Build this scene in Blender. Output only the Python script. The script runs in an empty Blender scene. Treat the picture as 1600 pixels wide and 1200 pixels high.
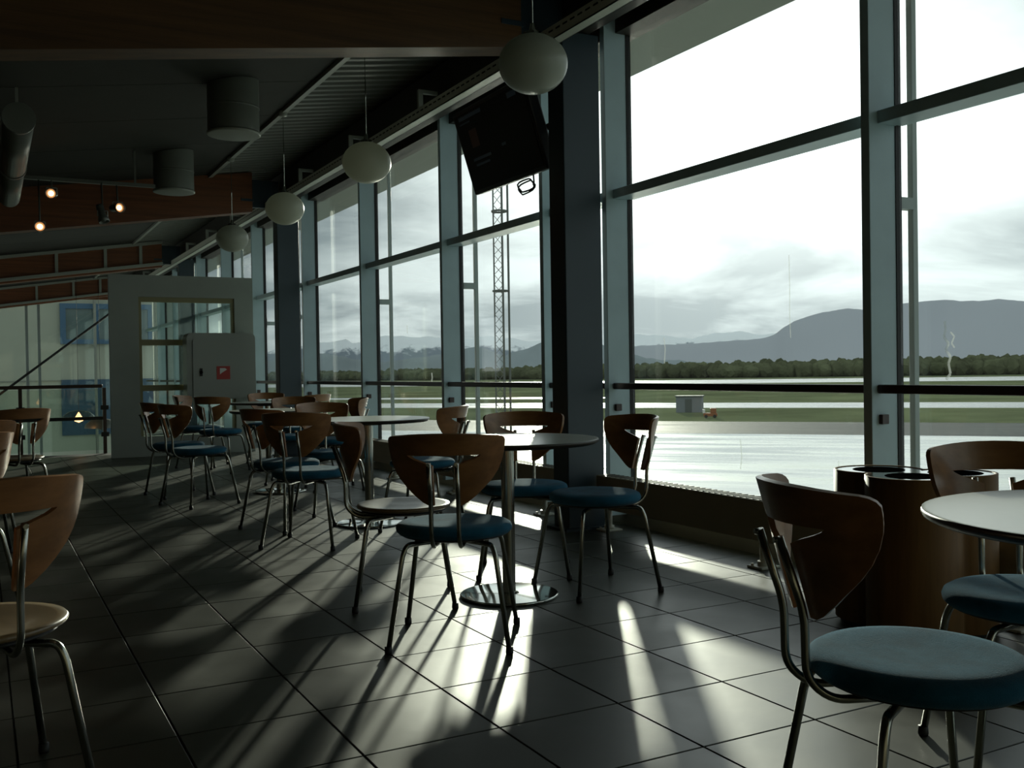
import bpy, bmesh, math, random
from mathutils import Vector, Matrix, noise
from math import sin, cos, pi, radians, sqrt, atan2, asin, exp

# ------------------------------------------------------------------ camera, sky, sun, exposure
sc = bpy.context.scene
COL = sc.collection
CAM_H = 1.03
cam_d = bpy.data.cameras.new('camera')
cam_d.sensor_width = 36.0
cam_d.lens = 36.0 * 1550.0 / 1600.0
cam_d.clip_start = 0.05
cam_d.clip_end = 40000
cam = bpy.data.objects.new('camera', cam_d)
COL.objects.link(cam)
CAM_R = (Matrix.Rotation(-radians(28.2), 3, 'Z') @ Matrix.Rotation(pi / 2 - radians(0.78), 3, 'X')
         @ Matrix.Rotation(-radians(0.9), 3, 'Z'))
cam.matrix_world = Matrix.Translation((0, 0, CAM_H)) @ CAM_R.to_4x4()
sc.camera = cam

SUN_AZ, SUN_EL = radians(31.5), radians(9.9)          # azimuth measured from +Y towards +X
SUN_DIR = Vector((sin(SUN_AZ) * cos(SUN_EL), cos(SUN_AZ) * cos(SUN_EL), sin(SUN_EL)))

world = bpy.data.worlds.new('sky')
sc.world = world
world.use_nodes = True
nt = world.node_tree
nt.nodes.clear()


def wn(t, **kw):
    n = nt.nodes.new(t)
    for k, v in kw.items():
        setattr(n, k, v)
    return n


def wmath(op, a, b=None, c=None, clamp=False):
    n = wn('ShaderNodeMath', operation=op)
    n.use_clamp = clamp
    for i, v in enumerate((a, b, c)):
        if v is None:
            continue
        if isinstance(v, (int, float)):
            n.inputs[i].default_value = v
        else:
            nt.links.new(v, n.inputs[i])
    return n.outputs[0]


tc = wn('ShaderNodeTexCoord')
sepw = wn('ShaderNodeSeparateXYZ')
nt.links.new(tc.outputs['Generated'], sepw.inputs[0])
# flat cloud deck: directions projected on a high plane so that clouds flatten towards the horizon
zc = wmath('MAXIMUM', sepw.outputs[2], 0.0)
den = wmath('ADD', zc, 0.16)
cx = wmath('DIVIDE', sepw.outputs[0], den)
cy = wmath('DIVIDE', sepw.outputs[1], den)
comb = wn('ShaderNodeCombineXYZ')
nt.links.new(cx, comb.inputs[0])
nt.links.new(cy, comb.inputs[1])
n1 = wn('ShaderNodeTexNoise')
n1.inputs['Scale'].default_value = 0.9
n1.inputs['Detail'].default_value = 7
n1.inputs['Roughness'].default_value = 0.58
n1.inputs['Distortion'].default_value = 0.35
nt.links.new(comb.outputs[0], n1.inputs['Vector'])
cloud = wn('ShaderNodeValToRGB')
cloud.color_ramp.elements[0].position = 0.40
cloud.color_ramp.elements[0].color = (0.27, 0.325, 0.345, 1)
cloud.color_ramp.elements[1].position = 0.63
cloud.color_ramp.elements[1].color = (0.80, 0.87, 0.86, 1)
nt.links.new(n1.outputs[0], cloud.inputs[0])
# bright veil of thin cloud around the hidden sun
nrm = wn('ShaderNodeVectorMath', operation='NORMALIZE')
nt.links.new(tc.outputs['Generated'], nrm.inputs[0])
VA, VE = radians(42), radians(14)
veil_c = Vector((sin(VA) * cos(VE), cos(VA) * cos(VE), sin(VE)))
veil_r = Vector((cos(VA), -sin(VA), 0))
veil_u = veil_r.cross(veil_c)


def wdot(v):
    d = wn('ShaderNodeVectorMath', operation='DOT_PRODUCT')
    nt.links.new(nrm.outputs[0], d.inputs[0])
    d.inputs[1].default_value = v
    return d.outputs['Value']


ra_ = wmath('POWER', wmath('DIVIDE', wmath('ABSOLUTE', wdot(veil_r)), 0.25), 2.0)
ue_ = wmath('POWER', wmath('DIVIDE', wmath('ABSOLUTE', wdot(veil_u)), 0.135), 2.0)
front = wmath('MAXIMUM', wdot(veil_c), 0.0)
glow = wmath('MULTIPLY', wmath('MULTIPLY', wmath('EXPONENT', wmath('MULTIPLY', wmath('ADD', ra_, ue_), -1.0)), front), 1.7)
# pale gap just above the mountains
hz = wmath('MULTIPLY', wmath('POWER', wmath('SUBTRACT', 1.0, zc, clamp=True), 26.0), 0.30)
add = wmath('ADD', glow, hz)
mixc = wn('ShaderNodeMixRGB', blend_type='ADD')
mixc.inputs[0].default_value = 1.0
gcol = wn('ShaderNodeMixRGB', blend_type='MULTIPLY')
gcol.inputs[0].default_value = 1.0
gcol.inputs[2].default_value = (1.0, 1.0, 0.95, 1)
nt.links.new(add, gcol.inputs[1])
nt.links.new(cloud.outputs[0], mixc.inputs[1])
nt.links.new(gcol.outputs[0], mixc.inputs[2])
bg = wn('ShaderNodeBackground')
bg.inputs['Strength'].default_value = 1.0
nt.links.new(mixc.outputs[0], bg.inputs['Color'])
wo = wn('ShaderNodeOutputWorld')
nt.links.new(bg.outputs[0], wo.inputs['Surface'])

sun_d = bpy.data.lights.new('sun', 'SUN')
sun_d.energy = 4.4
sun_d.angle = radians(1.5)
sun_d.color = (1.0, 0.97, 0.78)
sun = bpy.data.objects.new('sun', sun_d)
COL.objects.link(sun)
sun.rotation_euler = (-SUN_DIR).to_track_quat('-Z', 'Y').to_euler()
sun.location = SUN_DIR * 60

sc.view_settings.view_transform = 'Standard'
sc.view_settings.look = 'None'
sc.view_settings.gamma = 1.0
sc.view_settings.exposure = 0.2
sc.view_settings.use_curve_mapping = False
sc.cycles.transparent_max_bounces = 24
sc.cycles.max_bounces = 8
sc.cycles.diffuse_bounces = 4
sc.cycles.glossy_bounces = 4

random.seed(7)


# ------------------------------------------------------------------ materials
def mat(name, col, rough=0.6, metal=0.0, spec=0.5, var=0.0, scale=6.0, stretch=(1, 1, 1), bump=0.0, bscale=80.0,
        coat=0.0, sheen=0.0, col2=None, emit=None, estr=0.0, coords='Object', rvar=0.0):
    m = bpy.data.materials.new(name)
    m.use_nodes = True
    t = m.node_tree
    p = t.nodes['Principled BSDF']
    p.inputs['Base Color'].default_value = (*col, 1)
    p.inputs['Roughness'].default_value = rough
    p.inputs['Metallic'].default_value = metal
    p.inputs['Specular IOR Level'].default_value = spec
    p.inputs['Coat Weight'].default_value = coat
    p.inputs['Coat Roughness'].default_value = 0.15
    p.inputs['Sheen Weight'].default_value = sheen
    if emit:
        p.inputs['Emission Color'].default_value = (*emit, 1)
        p.inputs['Emission Strength'].default_value = estr
    if var or bump or col2 or rvar:
        c = t.nodes.new('ShaderNodeTexCoord')
        mp = t.nodes.new('ShaderNodeMapping')
        mp.inputs['Scale'].default_value = stretch
        t.links.new(c.outputs[coords], mp.inputs[0])
        n = t.nodes.new('ShaderNodeTexNoise')
        n.inputs['Scale'].default_value = scale
        n.inputs['Detail'].default_value = 5
        n.inputs['Roughness'].default_value = 0.6
        t.links.new(mp.outputs[0], n.inputs['Vector'])
        if var or col2:
            r = t.nodes.new('ShaderNodeValToRGB')
            c2 = col2 or tuple(min(1, x * (1 + var)) for x in col)
            c1 = col if col2 else tuple(x * (1 - var) for x in col)
            r.color_ramp.elements[0].position = 0.34
            r.color_ramp.elements[1].position = 0.68
            r.color_ramp.elements[0].color = (*c1, 1)
            r.color_ramp.elements[1].color = (*c2, 1)
            t.links.new(n.outputs[0], r.inputs[0])
            t.links.new(r.outputs[0], p.inputs['Base Color'])
        if rvar:
            mr = t.nodes.new('ShaderNodeMapRange')
            mr.inputs['From Min'].default_value = 0.3
            mr.inputs['From Max'].default_value = 0.7
            mr.inputs['To Min'].default_value = max(0.02, rough - rvar)
            mr.inputs['To Max'].default_value = min(1, rough + rvar)
            t.links.new(n.outputs[0], mr.inputs['Value'])
            t.links.new(mr.outputs[0], p.inputs['Roughness'])
        if bump:
            b = t.nodes.new('ShaderNodeBump')
            b.inputs['Strength'].default_value = bump
            b.inputs['Distance'].default_value = 0.01
            n2 = t.nodes.new('ShaderNodeTexNoise')
            n2.inputs['Scale'].default_value = bscale
            n2.inputs['Detail'].default_value = 4
            t.links.new(mp.outputs[0], n2.inputs['Vector'])
            t.links.new(n2.outputs[0], b.inputs['Height'])
            t.links.new(b.outputs[0], p.inputs['Normal'])
    return m


def glass_mat(name, tint=(0.93, 0.96, 0.95), smudge=0.05, scale=3.0):
    """clear pane: straight-through light, a physical surface reflection and a little dried dirt"""
    m = bpy.data.materials.new(name)
    m.use_nodes = True
    t = m.node_tree
    t.nodes.clear()
    out = t.nodes.new('ShaderNodeOutputMaterial')
    tr = t.nodes.new('ShaderNodeBsdfTransparent')
    tr.inputs[0].default_value = (*tint, 1)
    gl = t.nodes.new('ShaderNodeBsdfGlossy')
    gl.inputs['Roughness'].default_value = 0.02
    lw = t.nodes.new('ShaderNodeLayerWeight')
    pw = t.nodes.new('ShaderNodeMath')
    pw.operation = 'POWER'
    pw.inputs[1].default_value = 5.0
    t.links.new(lw.outputs['Facing'], pw.inputs[0])
    fr = t.nodes.new('ShaderNodeMath')                  # Schlick reflectance of a glass surface
    fr.operation = 'MULTIPLY_ADD'
    fr.inputs[1].default_value = 0.96
    fr.inputs[2].default_value = 0.04
    t.links.new(pw.outputs[0], fr.inputs[0])
    mx = t.nodes.new('ShaderNodeMixShader')
    t.links.new(fr.outputs[0], mx.inputs[0])
    t.links.new(tr.outputs[0], mx.inputs[1])
    t.links.new(gl.outputs[0], mx.inputs[2])
    last = mx
    if smudge:
        c = t.nodes.new('ShaderNodeTexCoord')
        mp = t.nodes.new('ShaderNodeMapping')
        mp.inputs['Scale'].default_value = (1, 1.3, 0.45)
        t.links.new(c.outputs['Object'], mp.inputs[0])
        n = t.nodes.new('ShaderNodeTexNoise')
        n.inputs['Scale'].default_value = scale
        n.inputs['Detail'].default_value = 9
        n.inputs['Roughness'].default_value = 0.72
        n.inputs['Distortion'].default_value = 1.4
        t.links.new(mp.outputs[0], n.inputs['Vector'])
        r = t.nodes.new('ShaderNodeMapRange')
        r.inputs['From Min'].default_value = 0.60
        r.inputs['From Max'].default_value = 0.80
        r.inputs['To Min'].default_value = 0.004
        r.inputs['To Max'].default_value = smudge
        t.links.new(n.outputs[0], r.inputs['Value'])
        ts = t.nodes.new('ShaderNodeBsdfTranslucent')
        ts.inputs[0].default_value = (0.85, 0.88, 0.85, 1)
        m2 = t.nodes.new('ShaderNodeMixShader')
        t.links.new(r.outputs[0], m2.inputs[0])
        t.links.new(mx.outputs[0], m2.inputs[1])
        t.links.new(ts.outputs[0], m2.inputs[2])
        last = m2
    t.links.new(last.outputs[0], out.inputs[0])
    return m


M = {}
M['tile'] = mat('grey_floor_tile', (0.031, 0.033, 0.020), 0.41, spec=0.85, var=0.14, scale=2.2, coords='Object', rvar=0.06, bump=0.03, bscale=14)
M['grout'] = mat('dark_grout', (0.02, 0.02, 0.016), 0.85)
M['glulam'] = mat('glulam_timber', (0.10, 0.045, 0.014), 0.55, var=0.3, scale=3, stretch=(0.4, 5, 9))
M['glulam_far'] = mat('orange_glulam_timber', (0.17, 0.055, 0.018), 0.55, var=0.25, scale=3, stretch=(0.4, 5, 9))
M['ceil'] = mat('dark_ceiling_board', (0.026, 0.026, 0.020), 0.8, var=0.15, scale=1.5)
M['deck'] = mat('corrugated_steel_deck', (0.16, 0.165, 0.14), 0.45, metal=0.0)
M['track'] = mat('pale_track_enamel', (0.62, 0.63, 0.55), 0.45)
M['edge'] = mat('dark_stained_edge_beam', (0.02, 0.016, 0.011), 0.6, var=0.3, scale=4)
M['pale_steel'] = mat('pale_painted_steel', (0.30, 0.31, 0.27), 0.45)
M['mull'] = mat('blue_grey_aluminium', (0.42, 0.55, 0.60), 0.42, metal=0.0, spec=0.5, var=0.05, scale=3)
M['mull_out'] = mat('grey_outer_post', (0.28, 0.33, 0.32), 0.45)
M['gasket'] = mat('black_gasket', (0.008, 0.008, 0.008), 0.6)
M['column'] = mat('dark_blue_column', (0.018, 0.035, 0.048), 0.42, var=0.1, scale=2)
M['glass'] = glass_mat('window_glass', (0.93, 0.965, 0.96), 0.05, 3.2)
M['glass_in'] = glass_mat('inner_glass', (0.86, 0.92, 0.88), 0.0)
M['rail'] = mat('dark_red_brown_handrail', (0.035, 0.014, 0.010), 0.35, var=0.2, scale=5, stretch=(6, .3, 6))
M['knee'] = mat('olive_grey_wall_paint', (0.12, 0.115, 0.09), 0.7, var=0.08, scale=2)
M['rad'] = mat('brown_grey_convector_enamel', (0.30, 0.26, 0.18), 0.5, var=0.06, scale=3)
M['white_foot'] = mat('white_enamel', (0.55, 0.55, 0.47), 0.4)
M['part'] = mat('partition_paint', (0.34, 0.36, 0.32), 0.7, var=0.05, scale=2)
M['part_trim'] = mat('olive_wood_trim', (0.28, 0.25, 0.13), 0.6)
M['cab'] = mat('cabinet_enamel', (0.30, 0.31, 0.28), 0.45)
M['red'] = mat('red_sign_plastic', (0.42, 0.035, 0.025), 0.5)
M['white'] = mat('white_print', (0.7, 0.7, 0.66), 0.5)
M['warm_wall'] = mat('warm_grey_wall_paint', (0.27, 0.24, 0.17), 0.8, var=0.05, scale=1)
M['dark'] = mat('dark_wall_paint', (0.035, 0.033, 0.026), 0.8, var=0.1, scale=1)
M['wood_back'] = mat('lacquered_plywood', (0.30, 0.135, 0.05), 0.36, var=0.22, scale=3.2, stretch=(0.8, 8, 8), coat=0.25)
M['wood_seat'] = mat('beech_seat_plywood', (0.17, 0.115, 0.055), 0.36, var=0.18, scale=3.0, stretch=(7, 0.8, 7), coat=0.25)
M['blue'] = mat('blue_wool_upholstery', (0.022, 0.115, 0.195), 0.95, spec=0.025, var=0.22, scale=9, bump=0.35, bscale=330, sheen=0.12)
M['chrome'] = mat('satin_chrome_tube', (0.42, 0.42, 0.38), 0.24, metal=1.0)
M['black'] = mat('black_rubber', (0.012, 0.012, 0.012), 0.55)
M['laminate'] = mat('grey_white_laminate', (0.56, 0.57, 0.50), 0.26, var=0.03, scale=4)
M['tedge'] = mat('dark_table_edge', (0.028, 0.022, 0.015), 0.4)
M['polished'] = mat('polished_steel', (0.62, 0.64, 0.60), 0.07, metal=1.0)
M['opal'] = mat('opal_glass_globe', (0.42, 0.43, 0.37), 0.28, var=0.02, scale=2)
_t = M['opal'].node_tree
_p = _t.nodes['Principled BSDF']
_ts = _t.nodes.new('ShaderNodeBsdfTranslucent')
_ts.inputs[0].default_value = (0.60, 0.62, 0.54, 1)
_mx = _t.nodes.new('ShaderNodeMixShader')
_mx.inputs[0].default_value = 0.35
_t.links.new(_p.outputs[0], _mx.inputs[1])
_t.links.new(_ts.outputs[0], _mx.inputs[2])
_t.links.new(_mx.outputs[0], _t.nodes['Material Output'].inputs[0])
M['tv'] = mat('black_screen_glass', (0.006, 0.009, 0.010), 0.5, spec=0.2)
M['tvcase'] = mat('black_plastic_casing', (0.007, 0.008, 0.008), 0.45)
M['tvrow'] = mat('dim_display_print', (0.012, 0.02, 0.028), 0.5, emit=(0.5, 0.8, 1.0), estr=0.003)
M['tvred'] = mat('dim_red_display_print', (0.03, 0.01, 0.006), 0.5, emit=(1.0, 0.35, 0.2), estr=0.0012)
M['duct'] = mat('galvanised_duct', (0.16, 0.17, 0.15), 0.42, metal=0.0, var=0.06, scale=3)
M['bin'] = mat('brown_bent_plywood', (0.17, 0.088, 0.03), 0.6, spec=0.2, var=0.2, scale=3, stretch=(8, 8, 0.6))
M['bintop'] = mat('dark_steel_lid', (0.36, 0.38, 0.36), 0.13, metal=1.0)
M['hole'] = mat('black_opening_shade', (0.004, 0.004, 0.004), 1.0, spec=0.0)
M['bulb'] = mat('lit_halogen', (1, 0.7, 0.4), 0.4, emit=(1.0, 0.42, 0.17), estr=5.0)
M['lampmetal'] = mat('grey_lamp_housing', (0.16, 0.17, 0.15), 0.4, metal=0.5)
M['domeglass'] = glass_mat('smoked_dome_glass', (0.8, 0.8, 0.75), 0.0)
M['cable'] = mat('black_cable', (0.01, 0.01, 0.01), 0.5)
M['facade'] = mat('grey_beige_render', (0.36, 0.36, 0.31), 0.85, var=0.08, scale=0.4)
M['facade_line'] = mat('grey_facade_joint', (0.22, 0.22, 0.2), 0.85)
M['bluewin'] = mat('blue_window_frame', (0.05, 0.11, 0.2), 0.5)
M['bluepanel'] = mat('blue_facade_panel', (0.035, 0.075, 0.13), 0.5)
M['farglass'] = mat('dark_window_glazing', (0.10, 0.14, 0.15), 0.12)
M['soffit'] = mat('grey_green_soffit', (0.24, 0.27, 0.24), 0.7)
M['grass'] = mat('airfield_grass', (0.125, 0.145, 0.08), 0.95, spec=0.0, var=0.3, scale=0.05)
M['farland'] = mat('far_lowland', (0.10, 0.115, 0.10), 0.95, spec=0.0, var=0.2, scale=0.002)
M['mount'] = mat('bare_grey_mountain', (0.155, 0.168, 0.185), 0.95, var=0.10, scale=0.004)
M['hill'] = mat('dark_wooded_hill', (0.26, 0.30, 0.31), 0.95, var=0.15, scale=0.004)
M['tower'] = mat('galvanised_lattice', (0.10, 0.11, 0.10), 0.6)
M['shed'] = mat('grey_shed_cladding', (0.20, 0.22, 0.23), 0.7)
M['orange'] = mat('orange_vehicle_paint', (0.30, 0.10, 0.03), 0.5)
M['trees'] = mat('autumn_birch_scrub', (0.10, 0.11, 0.06), 0.95, spec=0.0, var=0.4, scale=0.06)


def snow_mat(name, base, snow, lo, hi, sscale, thr):
    m = bpy.data.materials.new(name)
    m.use_nodes = True
    t = m.node_tree
    p = t.nodes['Principled BSDF']
    p.inputs['Roughness'].default_value = 0.95
    g = t.nodes.new('ShaderNodeNewGeometry')
    s = t.nodes.new('ShaderNodeSeparateXYZ')
    t.links.new(g.outputs['Position'], s.inputs[0])
    mr = t.nodes.new('ShaderNodeMapRange')
    mr.inputs['From Min'].default_value = lo
    mr.inputs['From Max'].default_value = hi
    t.links.new(s.outputs[2], mr.inputs['Value'])
    n = t.nodes.new('ShaderNodeTexNoise')
    n.inputs['Scale'].default_value = sscale
    n.inputs['Detail'].default_value = 7
    n.inputs['Roughness'].default_value = 0.65
    t.links.new(g.outputs['Position'], n.inputs['Vector'])
    ad = t.nodes.new('ShaderNodeMath')
    ad.operation = 'ADD'
    t.links.new(mr.outputs[0], ad.inputs[0])
    t.links.new(n.outputs[0], ad.inputs[1])
    r = t.nodes.new('ShaderNodeValToRGB')
    r.color_ramp.elements[0].position = thr
    r.color_ramp.elements[1].position = min(0.999, thr + 0.07)
    r.color_ramp.elements[0].color = (*base, 1)
    r.color_ramp.elements[1].color = (*snow, 1)
    hv = t.nodes.new('ShaderNodeMath')
    hv.operation = 'MULTIPLY'
    hv.inputs[1].default_value = 0.5
    t.links.new(ad.outputs[0], hv.inputs[0])
    t.links.new(hv.outputs[0], r.inputs[0])
    t.links.new(r.outputs[0], p.inputs['Base Color'])
    return m


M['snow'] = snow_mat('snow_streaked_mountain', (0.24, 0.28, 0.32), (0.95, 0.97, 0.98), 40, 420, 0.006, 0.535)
M['mount'] = snow_mat('bare_mountain_with_snow_patches', (0.42, 0.435, 0.465), (0.95, 0.96, 0.98), 0, 900, 0.008, 0.485)  # distance haze is put into the pale blue-grey rock colour


def wet_mat(name, col, col2, r0, r1, spec=0.6):
    """rain-wet paving: puddle streaks are smooth, drained strips are rougher and lighter"""
    m = bpy.data.materials.new(name)
    m.use_nodes = True
    t = m.node_tree
    p = t.nodes['Principled BSDF']
    p.inputs['Specular IOR Level'].default_value = spec
    g = t.nodes.new('ShaderNodeNewGeometry')
    mp = t.nodes.new('ShaderNodeMapping')
    mp.vector_type = 'TEXTURE'
    mp.inputs['Rotation'].default_value = (0, 0, atan2(0.634, 0.773))
    mp.inputs['Scale'].default_value = (2.2, 16, 4)
    t.links.new(g.outputs['Position'], mp.inputs[0])
    n = t.nodes.new('ShaderNodeTexNoise')
    n.inputs['Scale'].default_value = 0.9
    n.inputs['Detail'].default_value = 8
    n.inputs['Roughness'].default_value = 0.62
    n.inputs['Distortion'].default_value = 0.6
    t.links.new(mp.outputs[0], n.inputs['Vector'])
    r = t.nodes.new('ShaderNodeValToRGB')
    r.color_ramp.elements[0].position = 0.42
    r.color_ramp.elements[1].position = 0.58
    r.color_ramp.elements[0].color = (*col, 1)
    r.color_ramp.elements[1].color = (*col2, 1)
    t.links.new(n.outputs[0], r.inputs[0])
    t.links.new(r.outputs[0], p.inputs['Base Color'])
    mr = t.nodes.new('ShaderNodeMapRange')
    mr.inputs['From Min'].default_value = 0.36
    mr.inputs['From Max'].default_value = 0.64
    mr.inputs['To Min'].default_value = r0
    mr.inputs['To Max'].default_value = r1
    t.links.new(n.outputs[0], mr.inputs['Value'])
    t.links.new(mr.outputs[0], p.inputs['Roughness'])
    b = t.nodes.new('ShaderNodeBump')
    b.inputs['Strength'].default_value = 0.25
    b.inputs['Distance'].default_value = 0.02
    n2 = t.nodes.new('ShaderNodeTexNoise')
    n2.inputs['Scale'].default_value = 2.0
    n2.inputs['Detail'].default_value = 5
    t.links.new(g.outputs['Position'], n2.inputs['Vector'])
    t.links.new(n2.outputs[0], b.inputs['Height'])
    t.links.new(b.outputs[0], p.inputs['Normal'])
    return m


M['apron'] = wet_mat('wet_concrete_apron', (0.28, 0.30, 0.26), (0.62, 0.65, 0.58), 0.08, 0.36, 0.9)
M['asphalt'] = wet_mat('wet_dark_asphalt', (0.03, 0.034, 0.036), (0.075, 0.085, 0.085), 0.5, 0.75, 0.04)
M['runway'] = wet_mat('wet_pale_runway', (0.14, 0.15, 0.15), (0.26, 0.28, 0.28), 0.15, 0.4)


# ------------------------------------------------------------------ mesh helpers
class MB:
    def __init__(self):
        self.bm = bmesh.new()

    def box(self, x0, x1, y0, y1, z0, z1, bevel=0.0):
        vs = [self.bm.verts.new(v) for v in ((x0, y0, z0), (x1, y0, z0), (x1, y1, z0), (x0, y1, z0),
                                             (x0, y0, z1), (x1, y0, z1), (x1, y1, z1), (x0, y1, z1))]
        fs = [self.bm.faces.new([vs[i] for i in f]) for f in
              ((3, 2, 1, 0), (4, 5, 6, 7), (0, 1, 5, 4), (1, 2, 6, 5), (2, 3, 7, 6), (3, 0, 4, 7))]
        if bevel:
            es = list({e for f in fs for e in f.edges})
            bmesh.ops.bevel(self.bm, geom=es, offset=bevel, segments=2, affect='EDGES', profile=0.5)
        return self

    def hexa(self, pts):
        vs = [self.bm.verts.new(v) for v in pts]
        for f in ((3, 2, 1, 0), (4, 5, 6, 7), (0, 1, 5, 4), (1, 2, 6, 5), (2, 3, 7, 6), (3, 0, 4, 7)):
            self.bm.faces.new([vs[i] for i in f])
        return self

    def tube(self, pts, r, n=8, fillet=0.0, caps=True, smooth=True):
        pts = [Vector(p) for p in pts]
        if fillet:
            out = [pts[0]]
            for i in range(1, len(pts) - 1):
                a, b, c = pts[i - 1], pts[i], pts[i + 1]
                da, dc = (a - b), (c - b)
                f = min(fillet, da.length * .48, dc.length * .48)
                p0, p2 = b + da.normalized() * f, b + dc.normalized() * f
                for k in range(6):
                    t = k / 5
                    out.append(p0 * (1 - t) ** 2 + b * 2 * t * (1 - t) + p2 * t * t)
            out.append(pts[-1])
            pts = out
        rr = r if isinstance(r, (list, tuple)) else [r] * len(pts)
        rings = []
        up = None
        for i, p in enumerate(pts):
            d = (pts[min(i + 1, len(pts) - 1)] - pts[max(i - 1, 0)]).normalized()
            if up is None:
                up = d.orthogonal().normalized()
            else:
                up = (up - d * up.dot(d)).normalized()
            s = d.cross(up)
            rings.append([self.bm.verts.new(p + (up * cos(2 * pi * k / n) + s * sin(2 * pi * k / n)) * rr[i]) for k in range(n)])
        for i in range(len(rings) - 1):
            for k in range(n):
                f = self.bm.faces.new((rings[i][k], rings[i][(k + 1) % n], rings[i + 1][(k + 1) % n], rings[i + 1][k]))
                f.smooth = smooth
        if caps:
            self.bm.faces.new(rings[0][::-1])
            self.bm.faces.new(rings[-1])
        return self

    def lathe(self, prof, cx=0, cy=0, n=32, sx=1, sy=1, smooth=True, closed=False):
        """prof: list of (r, z) from bottom to top; r = 0 ends make a pole"""
        rings = []
        for r, z in prof:
            if r <= 1e-6:
                rings.append([self.bm.verts.new((cx, cy, z))])
            else:
                rings.append([self.bm.verts.new((cx + r * sx * cos(2 * pi * k / n), cy + r * sy * sin(2 * pi * k / n), z)) for k in range(n)])
        pr = list(zip(rings[:-1], rings[1:]))
        if closed:
            pr.append((rings[-1], rings[0]))
        for a, b in pr:
            for k in range(n):
                k2 = (k + 1) % n
                if len(a) == 1 and len(b) == 1:
                    continue
                if len(a) == 1:
                    f = self.bm.faces.new((a[0], b[k2], b[k]))
                elif len(b) == 1:
                    f = self.bm.faces.new((a[k], a[k2], b[0]))
                else:
                    f = self.bm.faces.new((a[k], a[k2], b[k2], b[k]))
                f.smooth = smooth
        return self

    def prism(self, poly, z0, z1, smooth=False):
        b = [self.bm.verts.new((x, y, z0)) for x, y in poly]
        t = [self.bm.verts.new((x, y, z1)) for x, y in poly]
        n = len(poly)
        self.bm.faces.new(b[::-1])
        self.bm.faces.new(t)
        for k in range(n):
            f = self.bm.faces.new((b[k], b[(k + 1) % n], t[(k + 1) % n], t[k]))
            f.smooth = smooth
        return self

    def xf(self, m):
        bmesh.ops.transform(self.bm, matrix=m, verts=self.bm.verts)
        return self

    def mesh(self, name, material):
        me = bpy.data.meshes.new(name)
        bmesh.ops.recalc_face_normals(self.bm, faces=self.bm.faces)
        self.bm.to_mesh(me)
        self.bm.free()
        me.materials.append(M[material] if isinstance(material, str) else material)
        return me

    def build(self, name, material, parent=None):
        o = bpy.data.objects.new(name, self.mesh(name, material))
        COL.objects.link(o)
        if parent:
            o.parent = parent
        return o


def tag(o, label, cat, group=None, kind=None):
    o['label'] = label
    o['category'] = cat
    if group:
        o['group'] = group
    if kind:
        o['kind'] = kind
    return o


def empty(name, loc=(0, 0, 0), rz=0.0):
    o = bpy.data.objects.new(name, None)
    o.empty_display_size = 0.1
    o.location = loc
    o.rotation_euler = (0, 0, rz)
    COL.objects.link(o)
    return o


def place(me, name, parent, loc=(0, 0, 0), rz=0.0):
    o = bpy.data.objects.new(name, me)
    o.location = loc
    o.rotation_euler = (0, 0, rz)
    COL.objects.link(o)
    o.parent = parent
    return o


KIDS = {}


def copy_tree(o, parent=None):
    c = o.copy()
    COL.objects.link(c)
    c.parent = parent
    for ch in o.children:
        copy_tree(ch, c)
    return c


def px_of(p):
    q = CAM_R.transposed() @ (Vector(p) - Vector((0, 0, CAM_H)))
    if q.z > -0.05:
        return None
    return 800 - 1550 * q.x / q.z, 600 + 1550 * q.y / q.z, -q.z


def roof(x):            # underside of the ceiling, rising towards the windows
    return 3.52 + 0.144 * (x - 3.0)


# ------------------------------------------------------------------ floor
PX, PY, PITCH_T = 0.89, 2.125, 0.411
floor = MB()
floor.box(-4.5, 3.86, -4.0, 14.45, -0.30, -0.004)
floor.box(2.25, 3.86, 14.45, 20.0, -0.30, -0.004)
floor = tag(floor.build('floor', 'grout'), 'dark grey tiled cafe floor with thin black joints', 'floor', kind='structure')
g = 0.0028
tm = MB()
h = PITCH_T / 2 - g
tm.bm.verts.ensure_lookup_table()
ch = 0.0016
b0 = [tm.bm.verts.new(v) for v in ((-h, -h, -.004), (h, -h, -.004), (h, h, -.004), (-h, h, -.004))]
b1 = [tm.bm.verts.new(v) for v in ((-h, -h, -ch), (h, -h, -ch), (h, h, -ch), (-h, h, -ch))]
b2 = [tm.bm.verts.new(v) for v in ((-h + ch, -h + ch, 0), (h - ch, -h + ch, 0), (h - ch, h - ch, 0), (-h + ch, h - ch, 0))]
for lo, hi in ((b0, b1), (b1, b2)):
    for k in range(4):
        tm.bm.faces.new((lo[k], lo[(k + 1) % 4], hi[(k + 1) % 4], hi[k]))
tm.bm.faces.new(b2)
tile_me = tm.mesh('floor_tile', 'tile')
cells = []
for i in range(-14, 8):
    for j in range(-15, 44):
        x, y = PX + (i + .5) * PITCH_T, PY + (j + .5) * PITCH_T
        if x - h < -4.5 or x - h > 3.74 or y - h < -4.0 or y + h > 20.0:
            continue
        if y + h > 14.45 and x - h < 2.25:
            continue
        p = px_of((x, y, 0))
        vis = p is not None and -60 < p[0] < 1660 and 560 < p[1] < 1270
        cells.append((0 if vis else 1, p[2] if p else 99, x, y))
cells.sort()
for k, (v, d, x, y) in enumerate(cells[:300]):
    place(tile_me, 'tile', floor, (x, y, random.uniform(-.0005, 0)), random.choice((0, pi / 2, pi, -pi / 2)))
rest = MB()
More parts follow.
